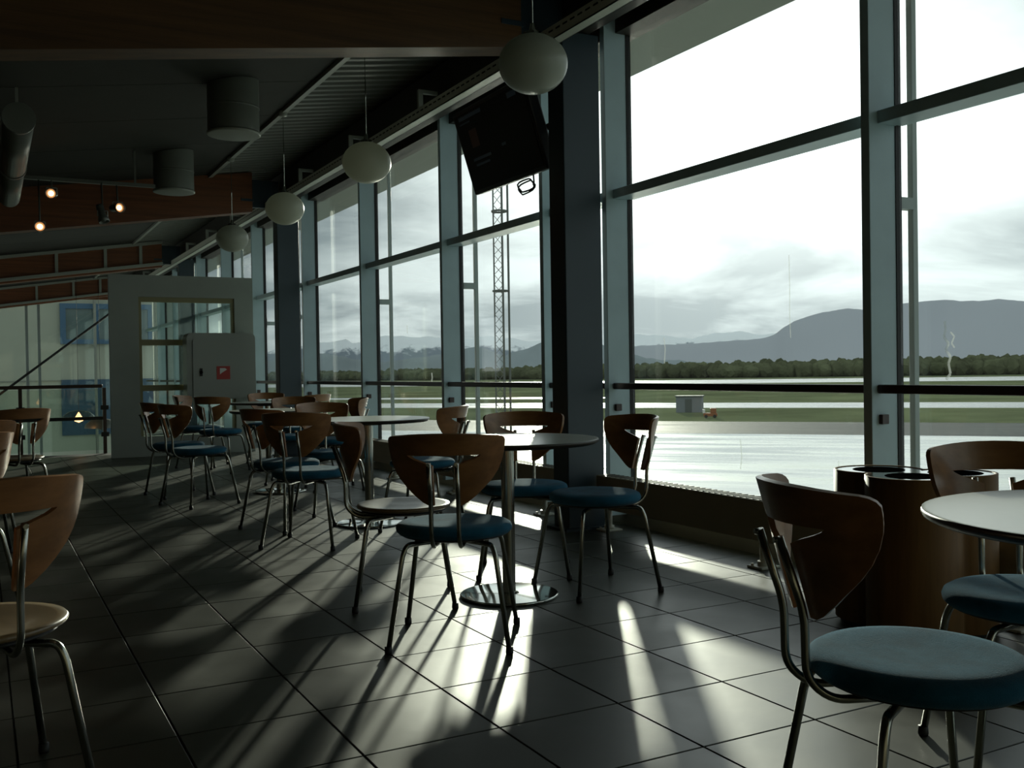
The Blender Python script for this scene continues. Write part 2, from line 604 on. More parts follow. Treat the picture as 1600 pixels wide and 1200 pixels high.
for v, d, x, y in cells[300:]:
    vs = [rest.bm.verts.new(q) for q in ((x - h, y - h, 0), (x + h, y - h, 0), (x + h, y + h, 0), (x - h, y + h, 0))]
    rest.bm.faces.new(vs)
    lo = [rest.bm.verts.new((q.co.x, q.co.y, -.004)) for q in vs]
    for a in range(4):
        rest.bm.faces.new((lo[a], lo[(a + 1) % 4], vs[(a + 1) % 4], vs[a]))
rest = rest.build('tile_field', 'tile', floor)
rest['kind'] = 'stuff'

# ------------------------------------------------------------------ window wall
XG = 3.80            # glass plane
XF = 3.61            # room-side edge of the fins
Z_SILL, Z_TR0, Z_TR1, Z_HEAD = 0.09, 2.14, 2.20, 3.22
PERIOD = 6.88
FINS = [-0.63, 1.15, 3.26, 5.425]
fins_all = sorted(f + PERIOD * k for k in range(-1, 4) for f in FINS)
fins_all = [f for f in fins_all if -4.2 < f < 27]

knee = MB()
knee.box(3.76, 3.92, -4.0, 27.0, -5.0, Z_SILL - 0.02)
knee = tag(knee.build('wall_right', 'knee'), 'low olive grey wall under the row of tall windows', 'wall', kind='structure')
MB().box(3.74, 3.76, -4.0, 20.0, 0.0, 0.075).build('baseboard', 'knee', knee)
head = MB()
head.box(3.70, 3.88, -4.0, 27.0, Z_HEAD, roof(3.75) + .05)
tag(head.build('trim_1', 'edge'), 'dark fascia board above the tall windows', 'trim', kind='structure')

fin_me = MB().box(XF, XG - .02, -.025, .025, Z_SILL - .02, roof(3.6), bevel=.003).mesh('mullion', 'mull')
gas_me = MB().box(XG - .022, XG + .016, -.029, .029, Z_SILL - .02, Z_HEAD).mesh('gasket', 'gasket')
block_me = MB().box(3.655, 3.70, -.045, .045, .755, .80, bevel=.003).mesh('rail_stop', 'rail')
post_me = MB().box(3.955, 3.99, -.016, .016, -0.6, 3.6, bevel=.004).mesh('outer_post', 'mull_out')
brk = MB()
brk.box(3.82, 3.96, -.022, .022, 1.77, 1.825)
brk.box(3.82, 3.832, -.03, .03, 1.73, 1.865)
brk_me = brk.mesh('post_bracket', 'mull_out')
BAY_LABELS = ['window bay farthest behind the viewer', 'narrow window strip beside the column behind the viewer', 'short window bay just behind the viewer',
              'window bay beside the nearest table, out past the picture edge', 'window bay above the recycling bin', 'widest window bay, facing the shed and the bright wet apron',
              'narrow glass strip hidden behind the blue column', 'window bay under the information screen, with the mast outside',
              'window bay behind the second globe pendant', 'window bay just before the dark far column', 'narrow glass strip behind the dark far column',
              'window bay beside the partition edge', 'window bay seen through the partition glazing, nearer one', 'window bay seen through the partition glazing, farther one',
              'narrow glass strip behind the farthest column', 'window bay past the farthest column', 'last window bay before the glazed end wall']
for i in range(len(fins_all) - 1):
    y0, y1 = fins_all[i], fins_all[i + 1]
    w = empty('window_%d' % (i + 1), (0, 0, 0))
    near = y1 - y0 < 1.0
    tag(w, BAY_LABELS[i], 'window', kind='structure')
    place(fin_me, 'mullion', w, (0, y0, 0))
    place(gas_me, 'gasket', w, (0, y0, 0))
    if not near:
        place(post_me, 'outer_post', w, (0, y0 + .04, 0))
        place(brk_me, 'post_bracket', w, (0, y0 + .04, 0))
    place(block_me, 'rail_stop', w, (0, y0, 0))
    # transom: two-step profile, sloping sill underneath
    t = MB()
    t.box(3.665, XG - .02, y0 + .025, y1 - .025, Z_TR0, Z_TR1, bevel=.003)
    t.box(XG - .02, XG + .02, y0 + .034, y1 - .034, Z_TR0 + .002, Z_TR1 - .002)
    t.build('transom', 'mull', w)
    b = MB()
    b.box(3.745, XG + .05, y0 + .034, y1 - .034, Z_SILL - .02, Z_SILL + .025, bevel=.003)
    b.build('sill_frame', 'mull_out', w)
    MB().box(XG, XG + .012, y0 + .03, y1 - .03, Z_SILL + .02, Z_TR0 + .005).build('pane', 'glass', w)
    MB().box(XG, XG + .012, y0 + .03, y1 - .03, Z_TR1 - .005, Z_HEAD + .02).build('pane', 'glass', w)
    MB().box(3.645, 3.685, y0 + .025, y1 - .025, .897, .938, bevel=.006).build('handrail', 'rail', w)

# dried drips and a hand-sized smear on the glass (parts of their window)
M['drip'] = glass_mat('dried_drip', (0.75, 0.77, 0.75), 0.0)
_t = M['drip'].node_tree
_ts = _t.nodes.new('ShaderNodeBsdfTranslucent')
_ts.inputs[0].default_value = (0.8, 0.82, 0.8, 1)
_mx = _t.nodes.new('ShaderNodeMixShader')
_mx.inputs[0].default_value = 0.28
_o = [n_ for n_ in _t.nodes if n_.type == 'OUTPUT_MATERIAL'][0]
_l = _o.inputs[0].links[0].from_socket
_t.links.new(_l, _mx.inputs[1])
_t.links.new(_ts.outputs[0], _mx.inputs[2])
_t.links.new(_mx.outputs[0], _o.inputs[0])


def glass_mark(bay, pts, wdt):
    b = MB()
    for (ya, za), (yb, zb) in zip(pts[:-1], pts[1:]):
        d_ = Vector((0, yb - ya, zb - za)).normalized()
        n_ = Vector((0, -d_.z, d_.y)) * wdt / 2
        a_, c_ = Vector((XG - .0015, ya, za)), Vector((XG - .0015, yb, zb))
        b.bm.faces.new([b.bm.verts.new(v) for v in (a_ - n_, c_ - n_, c_ + n_, a_ + n_)])
    b.build('dried_drip', 'drip', bpy.data.objects['window_%d' % bay])


glass_mark(6, [(3.95, 1.62), (3.947, 1.45), (3.95, 1.30), (3.944, 1.18)], .007)
glass_mark(6, [(4.35, .62), (4.34, .52), (4.352, .45)], .010)
glass_mark(6, [(5.05, 1.22), (5.04, 1.15), (5.05, 1.06)], .012)
glass_mark(6, [(3.62, .55), (3.615, .44)], .006)
glass_mark(5, [(2.99, 1.22), (2.985, 1.18), (2.995, 1.15), (2.97, 1.12), (2.985, 1.09), (2.96, 1.06), (2.972, 1.03), (2.962, .985), (2.985, .96)], .013)
glass_mark(5, [(2.94, 1.10), (2.955, 1.12), (2.94, 1.15), (2.96, 1.17)], .008)
glass_mark(9, [(9.3, 1.5), (9.29, 1.42)], .02)
glass_mark(9, [(8.7, 1.02), (8.69, .96), (8.71, .94)], .03)

# eave outside
ev = MB()
XE = 5.5
ev.hexa([(3.88, -5, 3.66), (XE, -5, 3.80), (XE, 28, 3.80), (3.88, 28, 3.66),
         (3.88, -5, 3.95), (XE, -5, 3.98), (XE, 28, 3.98), (3.88, 28, 3.95)])
tag(ev.build('roof_eave', 'soffit'), 'grey-green roof eave projecting outside above the glass', 'eave', kind='structure')

# ------------------------------------------------------------------ ceiling, roof timbers, columns
cl = MB()
def slope_slab(mb, x0, x1, y0, y1, dz0, dz1):
    mb.hexa([(x0, y0, roof(x0) + dz0), (x1, y0, roof(x1) + dz0), (x1, y1, roof(x1) + dz0), (x0, y1, roof(x0) + dz0),
             (x0, y0, roof(x0) + dz1), (x1, y0, roof(x1) + dz1), (x1, y1, roof(x1) + dz1), (x0, y1, roof(x0) + dz1)])
slope_slab(cl, -4.5, 3.88, -4.0, 27.0, 0.06, 0.30)
cl = tag(cl.build('ceiling', 'ceil'), 'dark sloping ceiling rising towards the windows', 'ceiling', kind='structure')
# board lining on the room side of the strip
panel_ys = [-4 + 1.2 * k for k in range(27)]
for k, y in enumerate(panel_ys[:-1]):
    p = MB()
    slope_slab(p, -4.45, 2.47, y + .004, min(27, y + 1.2) - .004, 0.0, 0.055)
    p.build('ceiling_board', 'ceil', cl)
# corrugated deck: ribs run up the slope
dk = MB()
pitch = 0.155
y = -4.0
prof = []
while y < 26.9:
    prof += [(y, 0.055), (y + .055, 0.055), (y + .075, 0.005), (y + .135, 0.005)]
    y += pitch
va = [dk.bm.verts.new((2.53, yy, roof(2.53) + zz)) for yy, zz in prof]
vb = [dk.bm.verts.new((3.72, yy, roof(3.72) + zz)) for yy, zz in prof]
for k in range(len(prof) - 1):
    dk.bm.faces.new((va[k], vb[k], vb[k + 1], va[k + 1]))
dk.build('corrugated_deck', 'deck', cl)
st = MB()
slope_slab(st, 2.475, 2.525, -4, 26.9, -0.035, 0.05)
st.build('ceiling_strip', 'pale_steel', cl)

BEAMS = [5.50 + PERIOD * k for k in (-1, 0, 1, 2, 3)]
beam_labels = ['brown glulam roof beam behind the camera', 'broad brown glulam roof beam crossing the top of the picture',
               'orange-brown glulam beam above the spotlights, beyond the hanging ducts',
               'thinner looking orange glulam beam beyond the spotlights', 'last orange glulam beam above the far glazed end wall']
for k, yb in enumerate(BEAMS):
    e = empty('roof_beam', (0, yb, 0))
    tag(e, beam_labels[k], 'beam', 'glulam roof beams', 'structure')
    b = MB()
    x0, x1, hw = -4.45, 3.0, .10
    b.hexa([(x0, -hw, roof(x0) - .485), (x1, -hw, roof(x1) - .485), (x1, hw, roof(x1) - .485), (x0, hw, roof(x0) - .485),
            (x0, -hw, roof(x0) - .002), (x1, -hw, roof(x1) - .002), (x1, hw, roof(x1) - .002), (x0, hw, roof(x0) - .002)])
    b.build('timber', 'glulam' if k < 2 else 'glulam_far', e)
    s = MB()
    s.box(2.86, 3.34, -.035, .035, 3.10, 3.44)
    s.box(2.86, 3.02, -.108, .108, 3.16, 3.19)
    s.build('steel_shoe', 'column', e)
    if k >= 3:
        for dz in (-.45, -.06):
            f = MB()
            f.hexa([(x0, -hw - .10, roof(x0) + dz), (x1, -hw - .10, roof(x1) + dz), (x1, -hw - .002, roof(x1) + dz), (x0, -hw - .002, roof(x0) + dz),
                    (x0, -hw - .10, roof(x0) + dz + .05), (x1, -hw - .10, roof(x1) + dz + .05), (x1, -hw - .002, roof(x1) + dz + .05), (x0, -hw - .002, roof(x0) + dz + .05)])
            f.build('steel_flange', 'pale_steel', e)
        for xx in (1.2, 2.0, 2.6):
            MB().box(xx, xx + .05, -hw - .06, -hw - .01, roof(xx) - .42, roof(xx) - .03).build('hanger', 'pale_steel', e)

eb = MB().box(3.36, 3.52, -4, 26.9, 3.20, 3.53)
tag(eb.build('edge_beam', 'edge'), 'dark longitudinal edge beam between ceiling deck and windows', 'beam', kind='structure')

for k, yc in enumerate([5.505 - PERIOD, 5.505, 5.505 + PERIOD, 5.505 + 2 * PERIOD]):
    c = MB()
    x0, x1, y0, y1 = 3.30, 3.575, yc - .095, yc + .095
    tf = .014
    c.box(x0, x1, y0, y1, 0.0, 3.19, bevel=.006)
    e = c.build('steel_column', 'column')
    tag(e, ['dark blue steel column behind the camera', 'dark blue steel column beside the hanging screen, sunlight at its edge',
            'dark blue steel column standing beyond the third window bay, beside the far tables',
            'narrow dark steel column far behind the partition'][k], 'column', 'steel columns', 'structure')
    bp = MB()
    bp.box(x0 - .05, x1 + .03, y0 - .05, y1 + .05, 0, .015)
    bp.build('base_plate', 'column', e)

# lighting / cable track under the edge beam
tr = empty('cable_track', (0, 0, 0))
tag(tr, 'long pale perforated cable track under the edge of the ceiling', 'cable track')
TX, TZ = 3.20, 3.125
b = MB()
b.box(TX - .03, TX + .05, -4, 26.5, TZ - .045, TZ - .038)
b.box(TX - .03, TX - .024, -4, 26.5, TZ - .045, TZ + .04)
b.box(TX + .044, TX + .05, -4, 26.5, TZ - .045, TZ + .04)
b.build('channel', 'track', tr)
sl = MB()
y = 4.2
while y < 14:
    sl.box(TX - .0315, TX - .0295, y, y + .05, TZ + .004, TZ + .014)
    y += .085
sl = sl.build('slots', 'gasket', tr)
sl['kind'] = 'stuff'
y = 0.6
while y < 26:
    hg = MB()
    hg.box(TX - .01, TX + .03, y, y + .03, TZ + .035, 3.33 if True else 0)
    hg.box(TX + .02, 3.37, y, y + .03, 3.30, 3.33)
    hg.build('hanger_clip', 'pale_steel', tr)
    y += 1.72

# room shell behind and left of the camera
b = MB().box(-4.7, -4.5, -4.0, 14.45, -.3, 2.75)
tag(b.build('wall_left', 'dark'), 'dark wall on the side away from the windows', 'wall', kind='structure')
b = MB().box(-4.7, 3.92, -4.2, -4.0, -.3, 3.9)
tag(b.build('wall_back', 'warm_wall'), 'warm grey wall behind the viewer', 'wall', kind='structure')
b = MB().box(-4.7, 0.0, 14.45, 14.6, -5, 3.2)
tag(b.build('wall_far', 'dark'), 'dark wall closing the room beside the balustrade', 'wall', kind='structure')

# ------------------------------------------------------------------ partition with window at the end of the cafe
pt = empty('wall_partition', (0, 13.4, 0))
tag(pt, 'pale grey free-standing partition with a glazed opening behind the far chairs', 'partition', kind='structure')
P0, P1, PT = 1.45, 3.25, 2.325
def pbox(name, x0, x1, z0, z1, m, y0=0.0, y1=.10, bev=0.0):
    return MB().box(x0, x1, y0, y1, z0, z1, bevel=bev).build(name, m, pt)
pbox('side_panel', P0, 1.80, 0, PT, 'part')
pbox('side_panel', 3.005, P1, 0, PT, 'part')
pbox('top_panel', 1.80, 3.005, 2.045, PT, 'part')
pbox('bottom_panel', 1.80, 3.005, 0, .26, 'part')
pbox('inner_trim', 1.80, 3.005, 1.985, 2.045, 'part_trim', .02, .12)
pbox('inner_trim', 1.80, 1.835, .26, 1.985, 'part_trim', .02, .12)
pbox('inner_trim', 2.975, 3.005, .26, 1.985, 'part_trim', .02, .12)
pbox('glazing_bar', 1.835, 2.975, 1.425, 1.50, 'part_trim', .02, .10)
pbox('glazing_bar', 1.835, 2.975, .84, .915, 'part_trim', .02, .10)
for z0, z1 in ((.26, .84), (.915, 1.425), (1.50, 1.985)):
    pbox('pane', 1.835, 2.975, z0, z1, 'glass_in', .05, .06)
# return wall beside the stair void
rt = MB().box(2.25, 2.29, 14.46, 19.94, -5, -.3)
rt.box(2.25, 3.75, 19.95, 20.05, -5, -.3)
tag(rt.build('wall_void', 'dark'), 'dark side wall of the stair void below the floor', 'wall', kind='structure')

# fire hose cabinet
fc = empty('fire_hose_cabinet', (0, 13.36, 0))
tag(fc, 'grey rounded fire hose cabinet with small red sign on the partition', 'cabinet')
def rrect(x0, x1, z0, z1, r, n=6, bottom=True):
    pts = []
    for cx_, cz_, a0 in ((x1 - r, z1 - r, 0), (x0 + r, z1 - r, pi / 2)):
        pts += [(cx_ + r * cos(a0 + pi / 2 * k / n), cz_ + r * sin(a0 + pi / 2 * k / n)) for k in range(n + 1)]
    pts += [(x0, z0), (x1, z0)]
    return pts
def vprism(poly, y0, y1):
    m = MB()
    m.prism(poly, y0, y1)
    m.xf(Matrix(((1, 0, 0, 0), (0, 0, 1, 0), (0, 1, 0, 0), (0, 0, 0, 1))))
    return m
vprism(rrect(2.33, 3.20, .72, 1.575, .07), -.26, .03).build('body', 'cab', fc)
dr = vprism(rrect(2.40, 3.165, .74, 1.49, .03), -.275, -.26).build('door', 'cab', fc)
lk = MB().tube([(2.50, -.275, 1.07), (2.50, -.29, 1.07)], .022, 12)
lk.box(2.485, 2.515, -.29, -.28, 1.02, 1.12)
lk.build('lock', 'gasket', dr)
sg = MB().box(2.695, 2.865, -.279, -.275, .975, 1.145).build('sign', 'red', fc)
ic = vprism([(2.735, 1.12), (2.735, 1.04), (2.76, 1.06), (2.80, 1.085), (2.825, 1.10), (2.80, 1.12)], -.2805, -.279)
ic.build('pictogram', 'white', sg)

# ------------------------------------------------------------------ balustrade at the stair void, glazed end wall, building beyond
bl = empty('balustrade', (0, 14.38, 0))
tag(bl, 'dark balustrade with red-brown handrail at the stair void', 'balustrade')
MB().box(0.0, 1.45, -.03, .03, .885, .93, bevel=.006).build('handrail', 'rail', bl)
for xx in (-.05, .455, 1.47):
    po = MB().box(xx - .022, xx + .022, -.03, .03, 0, .885).build('post', 'rail', bl)
    for zz in (.62, .26):
        MB().box(xx - .05, xx + .05, -.045, -.03, zz - .03, zz + .03).build('clamp', 'gasket', po)
MB().box(0.0, 1.45, -.02, .02, .455, .50).build('mid_rail', 'gasket', bl)
for a, b_ in ((.0, .43), (.48, 1.445)):
    MB().box(a, b_, -.006, .006, .05, .87).build('pane', 'glass_in', bl)

ew = empty('window_end', (0, 27.0, 0))
tag(ew, 'glazed end wall beyond the stair void with a diagonal brace', 'window', kind='structure')
for xx in (-1.5, 1.03, 1.30, 3.6):
    MB().box(xx - .03, xx + .03, -.05, .05, -5, 3.4).build('mullion', 'mull_out', ew)
for a, b_ in ((-4.5, -1.53), (-1.47, 1.0), (1.06, 1.27), (1.33, 3.57)):
    MB().box(a, b_, -.006, .006, -5, 3.3).build('pane', 'glass_in', ew)
MB().tube([(-1.4, -.12, -.78), (3.5, -.12, 3.08)], .03, 8).build('brace_rod', 'gasket', ew)
MB().box(-4.5, 3.88, -.06, .06, 2.98, 3.7).build('head_beam', 'glulam_far', ew)

fb = empty('neighbouring_building', (0, 38, 0))
tag(fb, 'grey beige neighbouring building with blue-framed window beyond the end wall', 'building')
MB().box(-9, 7.5, 0, 6, -5, 9).build('wall', 'facade', fb)
for z0 in (-2.6, .9, 4.2):
    MB().box(-9, 7.5, -.03, 0, z0, z0 + .04).build('facade_joint', 'facade_line', fb)
wf = empty('window', (0, 0, 0)); wf.parent = fb
for nm, x0, x1, z0, z1, m_ in (('frame', 2.5, 2.68, 2.2, 3.62, 'bluewin'), ('frame', 5.4, 5.58, 2.2, 3.62, 'bluewin'), ('frame', 2.68, 5.4, 3.44, 3.62, 'bluewin'),
                               ('frame', 2.68, 5.4, 2.2, 2.36, 'bluewin'), ('frame', 3.64, 3.76, 2.36, 3.44, 'bluewin')):
    MB().box(x0, x1, -.12, .02, z0, z1).build(nm, m_, wf)
for x0, x1 in ((2.68, 3.64), (3.76, 5.4)):
    MB().box(x0, x1, -.05, -.02, 2.36, 3.44).build('pane', 'farglass', wf)
MB().box(2.5, 5.6, -.06, .02, -1.0, .95).build('panel', 'bluepanel', fb)
MB().tube([(3.6, -.3, -5), (3.6, -.3, 8.8)], .05, 8).build('downpipe', 'facade_line', fb)

# pendant lamps hanging in the void
def void_pendant(x, y, z, lit, label):
    e = empty('void_pendant_lamp', (x, y, z))
    tag(e, label, 'lamp', 'glass pendant lamps in the stair void')
    d = MB().lathe([(.30, 0), (.27, .08), (.18, .15), (.05, .18), (0, .185)], n=24)
    d.build('dome_shade', 'lampmetal' if not lit else 'domeglass', e)
    MB().tube([(0, 0, .18), (0, 0, roof(x) - z - .42)], .003, 6).build('cord', 'cable', e)
    MB().lathe([(0, -.05), (.07, -.02), (.10, .02), (.06, .05), (.02, .12), (0, .15)], n=16).build('bulb', 'bulb' if lit else 'lampmetal', e)
void_pendant(1.60, 20, .24, True, 'glowing pendant lamp seen through the balustrade glass')
void_pendant(2.02, 20.4, .06, False, 'unlit dark pendant shade beside the glowing one in the void')

# ------------------------------------------------------------------ convector heaters under the windows
def heater(y0, y1, feet, label):
    e = empty('convector_heater', (0, 0, 0))
    tag(e, label, 'heater', 'low convector heaters under the windows')
    bd = MB()
    bd.box(3.475, 3.60, y0, y1, .140, .350, bevel=.006)
    bd.build('casing', 'rad', e)
    gr = MB()
    y = y0 + .05
    while y < y1 - .05:
        gr.box(3.49, 3.585, y, y + .012, .350, .353)
        y += .05
    gr = gr.build('grille', 'gasket', e)
    gr['kind'] = 'stuff'
    for yf in feet:
        f = MB()
        f.tube([(3.52, yf, 0.012), (3.52, yf, .145)], .020, 12)
        f.build('stand', 'white_foot', e)
        p = MB()
        p.box(3.455, 3.585, yf - .055, yf + .055, 0, .012, bevel=.003)
        p.tube([(3.52, yf, .012), (3.52, yf, .035)], .032, 12)
        for dx in (-.045, .045):
            p.tube([(3.52 + dx, yf + .035, .012), (3.52 + dx, yf + .035, .022)], .008, 6)
        p.build('foot_plate', 'white_foot', e)
heater(-.55, 2.20, (.0, 1.2), 'low brown-grey convector heater behind the recycling bin')
heater(2.25, 5.36, (2.45, 3.865, 5.28), 'long low brown-grey convector heater on white feet below the widest window')
heater(5.64, 8.40, (6.1, 7.6), 'low convector heater behind the middle tables, beyond the blue column')
heater(8.45, 12.2, (9.0, 11.2), 'low convector heater near the farthest tables')

# ------------------------------------------------------------------ screen on the column
tv = empty('information_screen', (3.26, 6.25, 2.66))
tag(tv, 'large dark flat information screen tilted down beside the blue column', 'screen')
hw, hh = .55, .31
tl = math.atan2(.18, .575)
TR = Matrix.Rotation(-tl, 4, 'Y')      # top leans into the room (towards -X)
def tvb(name, mb, m, parent=tv):
    mb.xf(TR)
    return mb.build(name, m, parent)
tvb('casing', MB().box(.0, .085, -hw, hw, -hh, hh, bevel=.012), 'tvcase')
tvb('screen', MB().box(-.004, .002, -hw + .03, hw - .03, -hh + .03, hh - .03), 'tv')
for (a, b_, c_, d_, m_) in ((.10, .46, .235, .262, 'tvrow'), (.30, .47, .205, .215, 'tvrow'), (-.42, -.30, .225, .262, 'tvrow'), (.24, .36, .02, .15, 'tvred'),
                            (.12, .40, -.075, -.055, 'tvrow'), (.16, .38, -.115, -.098, 'tvrow'), (-.12, -.06, -.05, -.03, 'tvrow')):
    tvb('display_row', MB().box(-.0055, -.004, a, b_, c_, d_), m_)
mt = MB()
mt.box(.085, .11, -.2, .2, -.2, .2)
mt = tvb('mount_plate', mt, 'tvcase')
ar = MB()
ar.tube([(.10, 0, 0), (.17, -.10, .02), (.17, -.66, .02)], .022, 8)
ar.build('mount_arm', 'tvcase', tv)
cb = MB()
cbp = []
for k in range(40):
    t = k / 39 * 2 * pi * 2.2
    cbp.append((.16 + .012 * sin(3 * t), -.12 - .11 * cos(t) - .02 * k / 39, -.335 - .045 * sin(t) - .03 * cos(t) * 0 + .012 * sin(t * .5)))
cb.tube(cbp, .006, 6)
cb.tube([(.12, -.30, -.24), (.15, -.26, -.33), cbp[0]], .006, 6)
cb.build('cable_loop', 'cable', tv)

# ------------------------------------------------------------------ pendant globes over the tables
def globe(y, z, label):
    e = empty('pendant_globe', (2.49, y, z))
    tag(e, label, 'lamp', 'white globe pendants in a line over the tables')
    r, hgt = .175, .148
    prof = [(r * sin(pi * k / 24), -hgt * cos(pi * k / 24)) for k in range(25)]
    prof = [(max(0, a), b_) for a, b_ in prof]
    prof[0] = (0, -hgt); prof[-1] = (0, hgt)
    MB().lathe(prof, n=40).build('globe', 'opal', e)
    MB().lathe([(.045, hgt - .012), (.045, hgt + .010), (.02, hgt + .02), (.012, hgt + .055), (0, hgt + .055)], n=20).build('cap', 'polished', e)
    top = roof(2.49) - z - .03
    MB().tube([(0, 0, hgt + .05), (0, 0, top)], .0035, 6).build('cord', 'polished', e)
    MB().lathe([(0, top - .03), (.035, top - .03), (.045, top + .02), (0, top + .02)], n=20).build('ceiling_rose', 'pale_steel', e)
globe(4.365, 2.573, 'largest white globe pendant, hanging in front of the dark screen')
globe(6.81, 2.545, 'white globe pendant, second in the line, over the middle table')
globe(8.99, 2.543, 'white globe pendant, third in the line, in front of the dark far column')
globe(11.13, 2.537, 'smallest white globe pendant, above the partition')

# ------------------------------------------------------------------ ducts and spotlights on the ceiling
def air_drum(y, label):
    x = 1.817
    z0 = 2.93
    e = empty('air_diffuser', (x, y, z0))
    tag(e, label, 'air diffuser', 'round air diffusers hanging from the ceiling')
    top = roof(x) - z0 + .0
    dm = MB().lathe([(.20, .026), (.20, top - .004)], n=40)
    for v in dm.bm.verts:                       # cut to the slope of the ceiling
        if v.co.z > .1:
            v.co.z += .144 * v.co.x
    dm.build('drum', 'duct', e)
    MB().lathe([(.0, 0), (.195, 0), (.208, .004), (.208, .018), (.195, .026), (.0, .026)], n=40).build('flange', 'pale_steel', e)
    MB().lathe([(.201, top * .5), (.2035, top * .5 + .004), (.2035, top * .5 + .012), (.201, top * .5 + .016)], n=40).build('seam', 'duct', e)
air_drum(8.0, 'large grey air diffuser drum hanging from the ceiling, the nearer of two')
air_drum(10.75, 'smaller looking grey air diffuser drum beyond the nearer one')
dc = empty('ventilation_duct', (0, 0, 0))
tag(dc, 'grey round ventilation duct running under the ceiling above the spotlights', 'duct')
MB().tube([(.27, 7.55, 2.80), (.28, 9.3, 2.80)], .10, 24).build('pipe', 'duct', dc)
MB().tube([(.28, 9.3, 2.80), (.29, 10.9, 2.80)], .094, 24).build('pipe', 'duct', dc)
MB().tube([(.28, 9.27, 2.80), (.28, 9.33, 2.80)], .106, 24).build('collar', 'duct', dc)
MB().tube([(.27, 7.53, 2.80), (.27, 7.58, 2.80)], .106, 24).build('collar', 'duct', dc)
for yy in (8.0, 10.4):
    MB().box(.265, .285, yy, yy + .02, 2.88, roof(.28)).build('hanger', 'pale_steel', dc)

tk = empty('spotlight_track', (0, 0, 0))
tag(tk, 'thin ceiling track carrying the small spotlights', 'track')
ty = 10.55
MB().box(.1, 1.6, ty - .018, ty + .018, 2.93, 2.965).build('rail', 'lampmetal', tk)
for xx in (.3, 1.4):
    MB().box(xx, xx + .02, ty - .01, ty + .01, 2.96, roof(xx)).build('hanger', 'lampmetal', tk)

def spot(loc, aim, lit, zt, label):
    e = empty('spotlight', loc)
    tag(e, label, 'spotlight', 'small spotlights under the ceiling')
    d = Vector(aim).normalized()
    q = d.to_track_quat('Z', 'Y').to_matrix().to_4x4()
    hb = MB()
    hb.lathe([(.0, -.12), (.032, -.12), (.036, -.10), (.036, -.01), (.048, .02), (.052, .06), (.046, .06), (.036, .02), (0, .015)], n=20)
    hb.xf(q)
    hb.build('housing', 'lampmetal', e)
    bb = MB()
    bb.lathe([(0, .016), (.022, .018), (.028, .034), (.02, .05), (0, .056)], n=14)
    bb.xf(q)
    bb.build('bulb', 'bulb' if lit else 'lampmetal', e)
    MB().tube([(0, 0, 0), (0, .0, .06), (0, .05, zt - loc[2])], .008, 6).build('stem', 'lampmetal', e)
    MB().tube([(-.045, 0, 0), (-.045, 0, .055), (.045, 0, .055), (.045, 0, 0)], .006, 6, fillet=.01).build('yoke', 'pale_steel', e)
spot((.645, 10.5, 2.80), (-.2, -.75, -.12), True, 2.94, 'lit spotlight nearest the ventilation duct, upper of the two on its side')
spot((.535, 10.5, 2.47), (-.05, -.8, .02), True, 2.94, 'lowest lit spotlight, brightest of the three')
spot((1.235, 10.5, 2.70), (.25, -.75, -.06), True, 2.94, 'lit spotlight next to the unlit pair, closest to the smaller drum')
spot((1.09, 10.45, 2.60), (.18, -.2, -.8), False, 2.94, 'unlit spotlight pointing down beside the third lit one')
# ------------------------------------------------------------------ tables
def table(x, y, label):
    e = empty('cafe_table', (x, y, 0))
    tag(e, label, 'table', 'round pedestal cafe tables')
    r = .42
    t = MB().lathe([(0, .7185), (r - .012, .7185), (r - .006, .7184), (r - .002, .7175)], n=64)
    top = t.build('table_top', 'laminate', e)
    MB().lathe([(0, .694), (r - .02, .694), (r - .004, .702), (r, .711), (r - .002, .7175), (0, .7176)], n=64).build('edge_band', 'tedge', top)
    MB().lathe([(.0, .676), (.11, .676), (.115, .682), (.115, .6945), (0, .6945)], n=32).build('mount_plate', 'black', e)
    MB().lathe([(.030, .013), (.030, .68)], n=32).build('pole', 'chrome', e)
    MB().lathe([(0, .0), (.222, .0), (.226, .004), (.226, .009), (.222, .0125), (.219, .0128), (.05, .0132), (.046, .0135), (.034, .02), (.0, .02)], n=64).build('base_disc', 'polished', e)
    return e
table(2.08, 1.17, 'round grey-white pedestal table nearest the recycling bin')
table(2.119, 4.01, 'round pedestal table with polished base disc, shown full length beside the blue column')
table(2.328, 6.427, 'round pedestal table of the second row, before the middle windows')
table(2.303, 8.629, 'round pedestal table half hidden behind the chairs of the third row')
table(2.85, 11.15, 'farthest round pedestal table, in front of the dark far column')

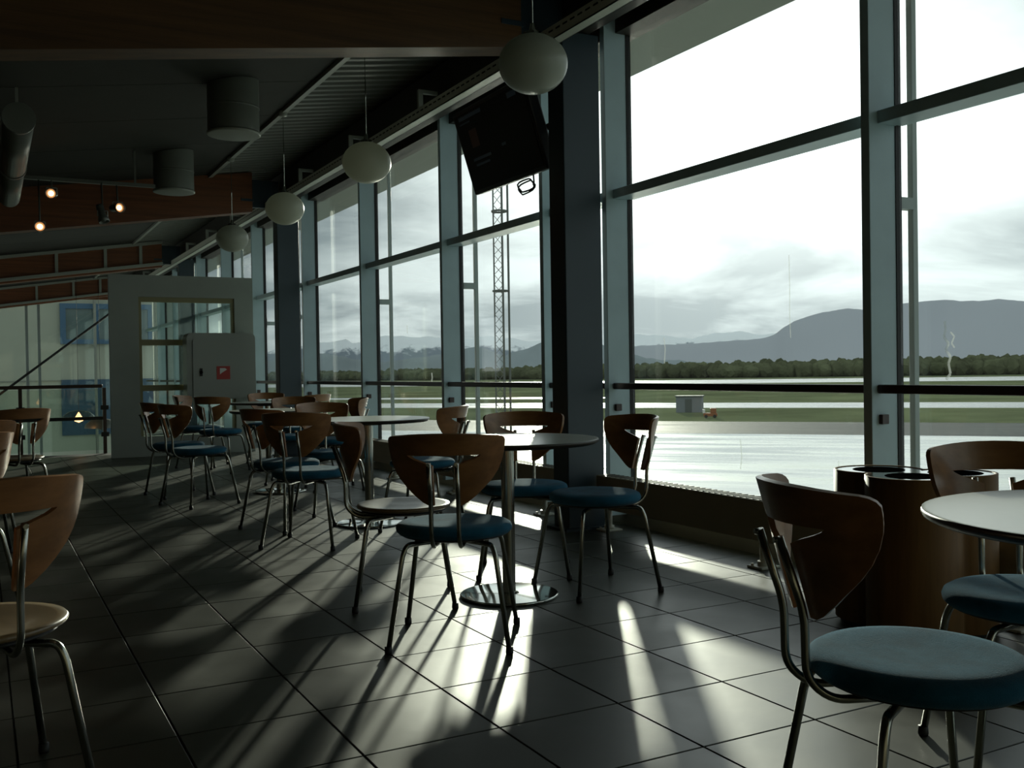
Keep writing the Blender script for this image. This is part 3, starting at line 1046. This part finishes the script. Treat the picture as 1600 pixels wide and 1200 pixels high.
# ------------------------------------------------------------------ chairs
def backrest_mesh():
    OUT = [(.545, .060), (.556, .082), (.58, .112), (.607, .140), (.64, .170), (.67, .189), (.70, .202), (.73, .210)]
    IN = {.545: .040, .69: .040, .70: .066, .715: .110, .724: .128, .73: .135}
    def lerp(tab, z):
        tab = sorted(tab)
        for (z0, a), (z1, b_) in zip(tab[:-1], tab[1:]):
            if z0 <= z <= z1:
                return a + (b_ - a) * (z - z0) / (z1 - z0)
        return tab[-1][1] if z > tab[-1][0] else tab[0][1]
    R = .25
    def pos(u, z):
        a = asin(max(-.98, min(.98, u / R)))
        zz = z - .011 * (abs(u) / .215) ** 2 * max(0, (z - .73) / .076)
        return (u, -(.245 + (z - .545) * .27) + R * (1 - cos(a)), zz)
    bm = bmesh.new()
    N = 6
    for s in (1, -1):
        prev = None
        rows = [.545, .556, .58, .607, .64, .67, .69, .70, .715, .724, .73]
        for z in rows:
            a, b_ = lerp(list(IN.items()), z), lerp(OUT, z)
            row = [bm.verts.new(pos(s * (a + (b_ - a) * k / N), z)) for k in range(N + 1)]
            if prev:
                for k in range(N):
                    bm.faces.new((prev[k], prev[k + 1], row[k + 1], row[k]))
            prev = row
        # band above the opening
        inner = [0, .045, .09]
        lowrow = [bm.verts.new(pos(s * u, .73)) for u in inner] + prev
        us0 = inner + [.135 + (.210 - .135) * k / N for k in range(N + 1)]
        for z, wmax in ((.75, .213), (.77, .215), (.788, .216), (.798, .213), (.804, .207), (.807, .197)):
            us = [u * wmax / .210 for u in us0]
            row = [bm.verts.new(pos(s * u, z)) for u in us]
            for k in range(len(row) - 1):
                bm.faces.new((lowrow[k], lowrow[k + 1], row[k + 1], row[k]))
            lowrow = row
    bmesh.ops.remove_doubles(bm, verts=bm.verts, dist=1e-5)
    bmesh.ops.recalc_face_normals(bm, faces=bm.faces)
    r = bmesh.ops.solidify(bm, geom=bm.faces[:], thickness=.012)
    for f in bm.faces:
        f.smooth = True
    bmesh.ops.recalc_face_normals(bm, faces=bm.faces)
    me = bpy.data.meshes.new('backrest')
    # keep the plywood edge crisp
    for e in bm.edges:
        if len(e.link_faces) == 2 and e.calc_face_angle(0) > radians(40):
            e.smooth = False
    bm.to_mesh(me)
    bm.free()
    me.materials.append(M['wood_back'])
    return me


BACK_ME = backrest_mesh()
SX, SY = 1.02, .97


def cushion_mesh():
    m = MB()
    m.lathe([(0, .408), (.185, .406), (.207, .411), (.218, .422), (.220, .434), (.215, .446), (.200, .455), (.17, .459), (.12, .4565), (.06, .4545), (0, .454)], n=48, sx=SX, sy=SY)
    return m.mesh('cushion', 'blue')


def plyseat_mesh():
    m = MB()
    m.lathe([(0, .412), (.20, .418), (.216, .424), (.219, .431), (.214, .438), (.19, .437), (.13, .430), (.06, .427), (0, .426)], n=48, sx=SX, sy=SY)
    return m.mesh('wooden_seat', 'wood_seat')


CUSH_ME, PLY_ME = cushion_mesh(), plyseat_mesh()
pan = MB().lathe([(0, .396), (.17, .397), (.195, .404), (.198, .4085), (0, .4095)], n=40, sx=SX, sy=SY)
PAN_ME = pan.mesh('seat_pan', 'black')
UP_ME = MB().tube([(0, -.04, .387), (0, -.205, .387), (0, -.256, .43), (0, -.258, .555), (0, -.3075, .705)], .0085, 10, fillet=.035).mesh('back_upright', 'chrome')
LEG_ME, FOOT_ME = {}, {}
for sx_ in (-1, 1):
    for sy_ in (-1, 1):
        LEG_ME[sx_, sy_] = MB().tube([(.05 * sx_, .05 * sy_, .387), (.158 * sx_, .150 * sy_, .387), (.172 * sx_, .163 * sy_, .352), (.222 * sx_, .214 * sy_, .012)],
                                     .0098, 10, fillet=.035).mesh('leg', 'chrome')
        FOOT_ME[sx_, sy_] = MB().lathe([(0, 0), (.013, 0), (.0145, .006), (.0135, .026), (0, .026)], n=12).mesh('rubber_foot', 'black')
LUG_ME = MB().tube([(0, -.3, .7), (0, -.318, .7)], .006, 8).mesh('bolt', 'polished')


def make_chair(kind):
    e = empty('cafe_chair', (0, 0, 0))
    if kind == 'blue':
        place(CUSH_ME, 'cushion', e)
        place(PAN_ME, 'seat_pan', e)
    else:
        place(PLY_ME, 'seat', e)
        place(PAN_ME, 'seat_pan', e, (0, 0, .004))
    place(BACK_ME, 'backrest', e)
    for s in (-1, 1):
        u = place(UP_ME, 'back_upright', e, (.05 * s, 0, 0))
        place(LUG_ME, 'bolt', u)
    for k, me in LEG_ME.items():
        l = place(me, 'leg', e)
        place(FOOT_ME[k], 'rubber_foot', l, (.2225 * k[0], .2145 * k[1], 0))
    return e


PROTO = {'blue': make_chair('blue'), 'wood': make_chair('wood')}
USED = {'blue': False, 'wood': False}


def chair(x, y, fx, fy, kind, label, group):
    e = PROTO[kind] if not USED[kind] else copy_tree(PROTO[kind])
    USED[kind] = True
    e.location = (x, y, 0)
    e.rotation_euler = (0, 0, atan2(-fx, fy))
    tag(e, label, 'chair', group)
    return e


G1, G2, G3, G4, G5 = ('chairs at the table by the bin', 'chairs at the table beside the blue column', 'chairs of the second table row',
                      'chairs of the third table row', 'chairs at the dark side of the room')
chair(1.64, 1.36, .93, -.36, 'blue', 'blue-cushioned chair nearest the camera, its dark back in front of the bin', G1)
chair(2.345, 1.58, -.58, -.81, 'blue', 'blue-cushioned chair between the recycling bin and the nearest table', G1)
chair(1.60, 3.475, .53, .85, 'blue', 'blue-cushioned chair seen from behind in the sunlit middle of the floor', G2)
chair(1.68, 4.19, .93, -.37, 'wood', 'chair with bare wooden seat and no cushion, beside the sunlit blue chair', G2)
chair(2.44, 4.44, -.50, -.86, 'blue', 'blue chair facing the viewer behind the table beside the column', G2)
chair(2.54, 3.93, -1.0, .05, 'blue', 'deep blue chair turned sideways against the widest window', G2)
chair(2.56, 6.04, -.72, .69, 'blue', 'blue chair standing side-on before the window under the screen', G3)
chair(1.745, 5.87, .62, .78, 'blue', 'blue chair seen from behind, nearer of the close pair at the second table', G3)
chair(1.80, 6.57, .90, .42, 'blue', 'blue chair tucked behind the nearer one of the close pair', G3)
chair(2.30, 7.15, .05, -1.0, 'blue', 'blue chair on the far side of the second table, facing the viewer', G3)
chair(2.76, 8.52, -1.0, .12, 'blue', 'blue chair side-on at the window side of the third table', G4)
chair(2.60, 9.28, -.38, -.92, 'blue', 'blue chair on the far side of the third table', G4)
chair(1.53, 8.17, .93, .36, 'blue', 'blue chair in front of the partition, nearer of the two on the dark aisle', G4)
chair(1.50, 8.90, .95, .20, 'blue', 'blue chair in front of the partition, half behind its twin on the dark aisle', G4)
chair(2.24, 10.75, .62, .78, 'blue', 'blue chair seen from behind just below the fire hose cabinet', G4)
chair(2.20, 11.55, .85, -.50, 'blue', 'blue chair right against the partition glazing', G4)
chair(3.10, 10.60, -.50, .80, 'blue', 'chair by the dark far column, at the farthest table', G4)
chair(2.98, 11.72, -.25, -.97, 'blue', 'farthest blue chair, beyond the last table', G4)
chair(-.035, 2.75, -.22, .97, 'wood', 'wooden-seated chair in the dark, cut off at the picture edge, nearest on that side', G5)
chair(-.06, 6.32, -.10, .99, 'wood', 'wooden chair in the dark with a lit back edge, middle of the edge row', G5)
chair(.20, 8.35, -.35, .94, 'wood', 'wooden chair in the dark in front of the balustrade', G5)
chair(-.16, 4.85, -.55, .84, 'wood', 'wooden chair in the dark showing only a sliver of its back', G5)

# ------------------------------------------------------------------ recycling bin (three joined lobes)
bn = empty('recycling_bin', (3.17, 2.66, 0))
tag(bn, 'brown plywood recycling bin of three joined round lobes with steel top', 'bin')
lobes = [((0.005, .155), .172), ((-.085, -.085), .172), ((.135, -.10), .150)]


def lobe_outline(grow=0.0, n=140):
    pts = []
    for k in range(n):
        a = 2 * pi * k / n
        d = Vector((cos(a), sin(a)))
        best = 0
        for (c_, r_) in lobes:
            c2 = Vector(c_)
            b_ = d.dot(c2)
            disc = b_ * b_ - c2.length_squared + (r_ + grow) ** 2
            if disc >= 0:
                best = max(best, b_ + sqrt(disc))
        pts.append(tuple(d * best))
    return pts


o1, o2 = lobe_outline(0), lobe_outline(-.012)
sh = MB()
ring = []
for poly, z in ((o1, .02), (o1, .6115), (o2, .6115), (o2, .60)):
    ring.append([sh.bm.verts.new((x, y, z)) for x, y in poly])
for a, b_ in zip(ring[:-1], ring[1:]):
    for k in range(len(a)):
        f = sh.bm.faces.new((a[k], a[(k + 1) % len(a)], b_[(k + 1) % len(a)], b_[k]))
        f.smooth = True
sh.build('shell', 'bin', bn)
MB().prism(lobe_outline(-.02), 0, .03).build('plinth', 'black', bn)
MB().prism(o2, .598, .609).build('lid', 'bintop', bn)
for (c_, r_) in lobes:
    MB().lathe([(.0, .6100), (.092, .6100), (.096, .6112), (.100, .6095)], c_[0], c_[1], n=32).build('drop_hole_disc', 'hole', bn)  # flat black disc; its colour stands in for the shade inside the opening

# ------------------------------------------------------------------ airfield outside
GZ = -4.97
NV = Vector((.773, .634, 0))
AV = Vector((-.634, .773, 0))


def strip(name, d0, d1, a0, a1, z, m, label, cat):
    b = MB()
    pts = [NV * d + AV * a for d, a in ((d0, a0), (d1, a0), (d1, a1), (d0, a1))]
    b.hexa([(p.x, p.y, z - .5) for p in pts] + [(p.x, p.y, z) for p in pts])
    return tag(b.build(name, m), label, cat, kind='structure')


strip('airport_apron', -80, 90, -400, 260, GZ, 'apron', 'bright rain-wet concrete apron below the windows', 'apron')
strip('asphalt_strip', 90, 110, -400, 700, GZ + .005, 'asphalt', 'dark wet asphalt strip bordering the apron', 'asphalt')
strip('grass_verge', 110, 147, -400, 700, GZ + .01, 'grass', 'green grass verge between apron and taxiway', 'grass')
strip('taxiway', 147, 168, -500, 800, GZ + .012, 'runway', 'pale wet taxiway beyond the first grass verge', 'taxiway')
strip('grass_field', 168, 235, -500, 60, GZ + .014, 'grass', 'grass field between taxiway and runway', 'grass')
strip('grass_patch', 168, 192, 60, 800, GZ + .013, 'grass', 'grass patch between the taxiway and its branch', 'grass')
strip('grass_tongue', 204, 235, 60, 800, GZ + .013, 'grass', 'grass tongue beyond the taxiway branch', 'grass')
strip('taxiway_branch', 192, 204, 60, 800, GZ + .013, 'runway', 'pale taxiway branch leading off to the far tables side', 'taxiway')
strip('grass_band', 235, 372, -600, 900, GZ + .015, 'grass', 'wide grass band before the runway', 'grass')
strip('runway', 372, 480, -900, 1500, GZ + .02, 'runway', 'long pale runway in front of the trees', 'runway')
strip('grass_margin', 480, 640, -900, 1500, GZ + .025, 'grass', 'far grass margin below the trees', 'grass')
far = MB()
n = 48
c0 = [far.bm.verts.new((NV.x * 0 + 16000 * cos(2 * pi * k / n), 16000 * sin(2 * pi * k / n), GZ - .6)) for k in range(n)]
far.bm.faces.new(c0)
tag(far.build('ground', 'farland'), 'flat lowland stretching to the mountains', 'ground', kind='structure')

# tree belt
tb = MB()
rnd = random.Random(3)
ico = bmesh.new()
bmesh.ops.create_icosphere(ico, subdivisions=2, radius=1)
ico_v = [v.co.copy() for v in ico.verts]
ico_f = [[v.index for v in f.verts] for f in ico.faces]
ico.free()
a = -420.0
while a < 1000:
    for row in range(3):
        d = 556 + row * 9 + rnd.uniform(-3, 3) + max(0, a - 100) * .35
        hgt = rnd.uniform(7.2, 9.4) + row * .8 + 1.2 * noise.noise(Vector((a * .02, row, 0))) - .004 * max(0, a + 150)
        wd = rnd.uniform(2.4, 4.6)
        rot_ = Matrix.Rotation(rnd.uniform(0, 6), 3, 'Z') @ Matrix.Rotation(rnd.uniform(.3, 1.2), 3, 'X')
        p = NV * d + AV * (a + rnd.uniform(-2, 2))
        vs = []
        for v0 in ico_v:
            v = rot_ @ v0
            k_ = rnd.uniform(.88, 1.1)
            vs.append(tb.bm.verts.new((p.x + v.x * wd * k_, p.y + v.y * wd * k_, GZ + hgt * .48 + v.z * hgt * .55 * k_)))
        for f in ico_f:
            tb.bm.faces.new([vs[i] for i in f])
    a += 2.4
tb = tag(tb.build('treeline', 'trees'), 'low dark belt of autumn trees beyond the runway', 'trees', kind='stuff')


def ray_az(px, py):
    return CAM_R @ Vector(((px - 800) / 1550, -(py - 600) / 1550, -1))


def ridge(name, pts, R, m, label, rough, seed, jag):
    """mountain range: crest at its true distance and height, slopes falling to the plain before and behind it"""
    xs = []
    x = pts[0][0]
    while x <= pts[-1][0]:
        for (xa, ya), (xb, yb) in zip(pts[:-1], pts[1:]):
            if xa <= x <= xb:
                t = (x - xa) / (xb - xa)
                t2 = t
                xs.append((x, ya + (yb - ya) * t2 + jag * noise.fractal(Vector((x * .045, seed, 0)), 1.0, 2.0, 4)))
                break
        x += 5
    b = MB()
    rows = []
    F = [1.0, .70, .45, .22, .02, 0.0, -1.0]
    Hh = [0, .26, .55, .82, .985, 1.0, .2]
    for fi, (f_, hf) in enumerate(zip(F, Hh)):
        row = []
        for (x, y) in xs:
            r = ray_az(x, y)
            hd = sqrt(r.x ** 2 + r.y ** 2)
            crest = CAM_H + r.z / hd * R
            run = max(40.0, (crest - GZ) * 1.9)
            dist = R - f_ * run
            q = Vector((r.x / hd, r.y / hd, 0)) * dist
            nz = noise.fractal(Vector((q.x / R * 9 + seed, q.y / R * 9, fi * .37)), 1.0, 2.0, 5)
            zz = GZ + (crest - GZ) * hf * (1 + (.0 if fi in (0,) else rough * nz * (1 if fi < 4 else .0)))
            off = noise.noise(Vector((q.x / R * 14 + seed, q.y / R * 14, 3))) * run * .16 * (1 if 0 < fi < 4 else 0)
            q2 = Vector((r.x / hd, r.y / hd, 0)) * (dist + off)
            row.append(b.bm.verts.new((q2.x, q2.y, max(GZ - .7, zz))))
        rows.append(row)
    for ra, rb in zip(rows[:-1], rows[1:]):
        for k in range(len(ra) - 1):
            b.bm.faces.new((ra[k], ra[k + 1], rb[k + 1], rb[k])).smooth = True
    return tag(b.build(name, m), label, 'mountain', kind='structure')


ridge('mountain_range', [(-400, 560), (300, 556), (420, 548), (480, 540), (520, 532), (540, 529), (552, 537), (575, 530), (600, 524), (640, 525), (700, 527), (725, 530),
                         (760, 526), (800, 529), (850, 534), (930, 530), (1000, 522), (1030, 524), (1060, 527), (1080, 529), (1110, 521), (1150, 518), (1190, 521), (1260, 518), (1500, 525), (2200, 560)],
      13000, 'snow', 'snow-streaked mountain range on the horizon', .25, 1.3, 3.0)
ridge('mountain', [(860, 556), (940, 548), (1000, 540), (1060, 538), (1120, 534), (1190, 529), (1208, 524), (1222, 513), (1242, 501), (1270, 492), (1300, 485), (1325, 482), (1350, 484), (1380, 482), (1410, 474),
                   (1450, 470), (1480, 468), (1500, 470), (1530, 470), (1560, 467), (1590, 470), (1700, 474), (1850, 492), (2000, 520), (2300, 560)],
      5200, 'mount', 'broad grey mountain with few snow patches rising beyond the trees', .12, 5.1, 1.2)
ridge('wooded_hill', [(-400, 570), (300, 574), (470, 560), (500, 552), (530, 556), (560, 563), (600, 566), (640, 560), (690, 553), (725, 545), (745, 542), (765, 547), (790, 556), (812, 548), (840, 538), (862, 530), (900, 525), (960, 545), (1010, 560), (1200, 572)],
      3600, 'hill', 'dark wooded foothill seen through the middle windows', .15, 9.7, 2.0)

# lattice mast
tw = empty('lattice_mast', (0, 0, 0))
tag(tw, 'slender grey lattice mast outside the window under the screen', 'mast')
r_ = ray_az(784, 600)
base = Vector((r_.x, r_.y, 0)) * (45 / 1.0)
mz0, mz1 = GZ, 12.3
s_ = .23
legs = [Vector((s_, s_ * .6, 0)), Vector((-s_, s_ * .6, 0)), Vector((0, -s_, 0))]
for lg in legs:
    MB().tube([base + lg + Vector((0, 0, mz0)), base + lg + Vector((0, 0, mz1))], .035, 6).build('leg', 'tower', tw)
lat = MB()
z = mz0
k = 0
while z < mz1 - .45:
    for i in range(3):
        a_, b_ = legs[i], legs[(i + 1) % 3]
        if k % 2:
            a_, b_ = b_, a_
        lat.tube([base + a_ + Vector((0, 0, z)), base + b_ + Vector((0, 0, z + .45))], .014, 4, smooth=False)
    z += .45
    k += 1
lat = lat.build('lattice', 'tower', tw)
lat['kind'] = 'stuff'
for z in (4.6, 8.2):
    MB().lathe([(.30, z), (.36, z), (.36, z + .08), (.30, z + .08)], base.x, base.y, n=16, closed=True).build('collar', 'tower', tw)
MB().tube([base + Vector((.34, -.18, mz0)), base + Vector((.34, -.18, mz1 - .5))], .05, 6).build('cable_duct', 'tower', tw)

# small airfield shed and tug
def ground_at(px, py):
    r = ray_az(px, py)
    return Vector((0, 0, CAM_H)) + r * ((GZ - CAM_H) / r.z)
g0 = ground_at(1078, 644)
shd = empty('airfield_shed', g0, atan2(-.634, .773) * 0 + radians(-45))
tag(shd, 'small grey flat-roofed shed on the airfield grass', 'shed')
MB().box(-1.7, 1.7, -1.2, 1.2, -.1, 2.1).build('body', 'shed', shd)
MB().box(-1.85, 1.85, -1.35, 1.35, 2.1, 2.25).build('roof', 'tower', shd)
MB().box(-.5, .4, -1.24, -1.2, 0, 1.8).build('door', 'tower', shd)
g1_ = ground_at(1110, 653)
tg = empty('airfield_tug', g1_, radians(-40))
tag(tg, 'small orange airfield vehicle beside the grey shed', 'vehicle')
MB().box(-.8, .8, -.4, .4, .2, .6, bevel=.05).build('chassis', 'orange', tg)
MB().box(.0, .7, -.38, .38, .6, 1.15, bevel=.06).build('cab', 'orange', tg)
MB().box(-.9, -.6, -.3, .3, .55, 1.0, bevel=.04).build('white_box', 'white', tg)
for sx_ in (-.5, .5):
    for sy_ in (-.42, .42):
        MB().tube([(sx_, sy_ - .05, .2), (sx_, sy_ + .05, .2)], .2, 12).build('wheel', 'black', tg)
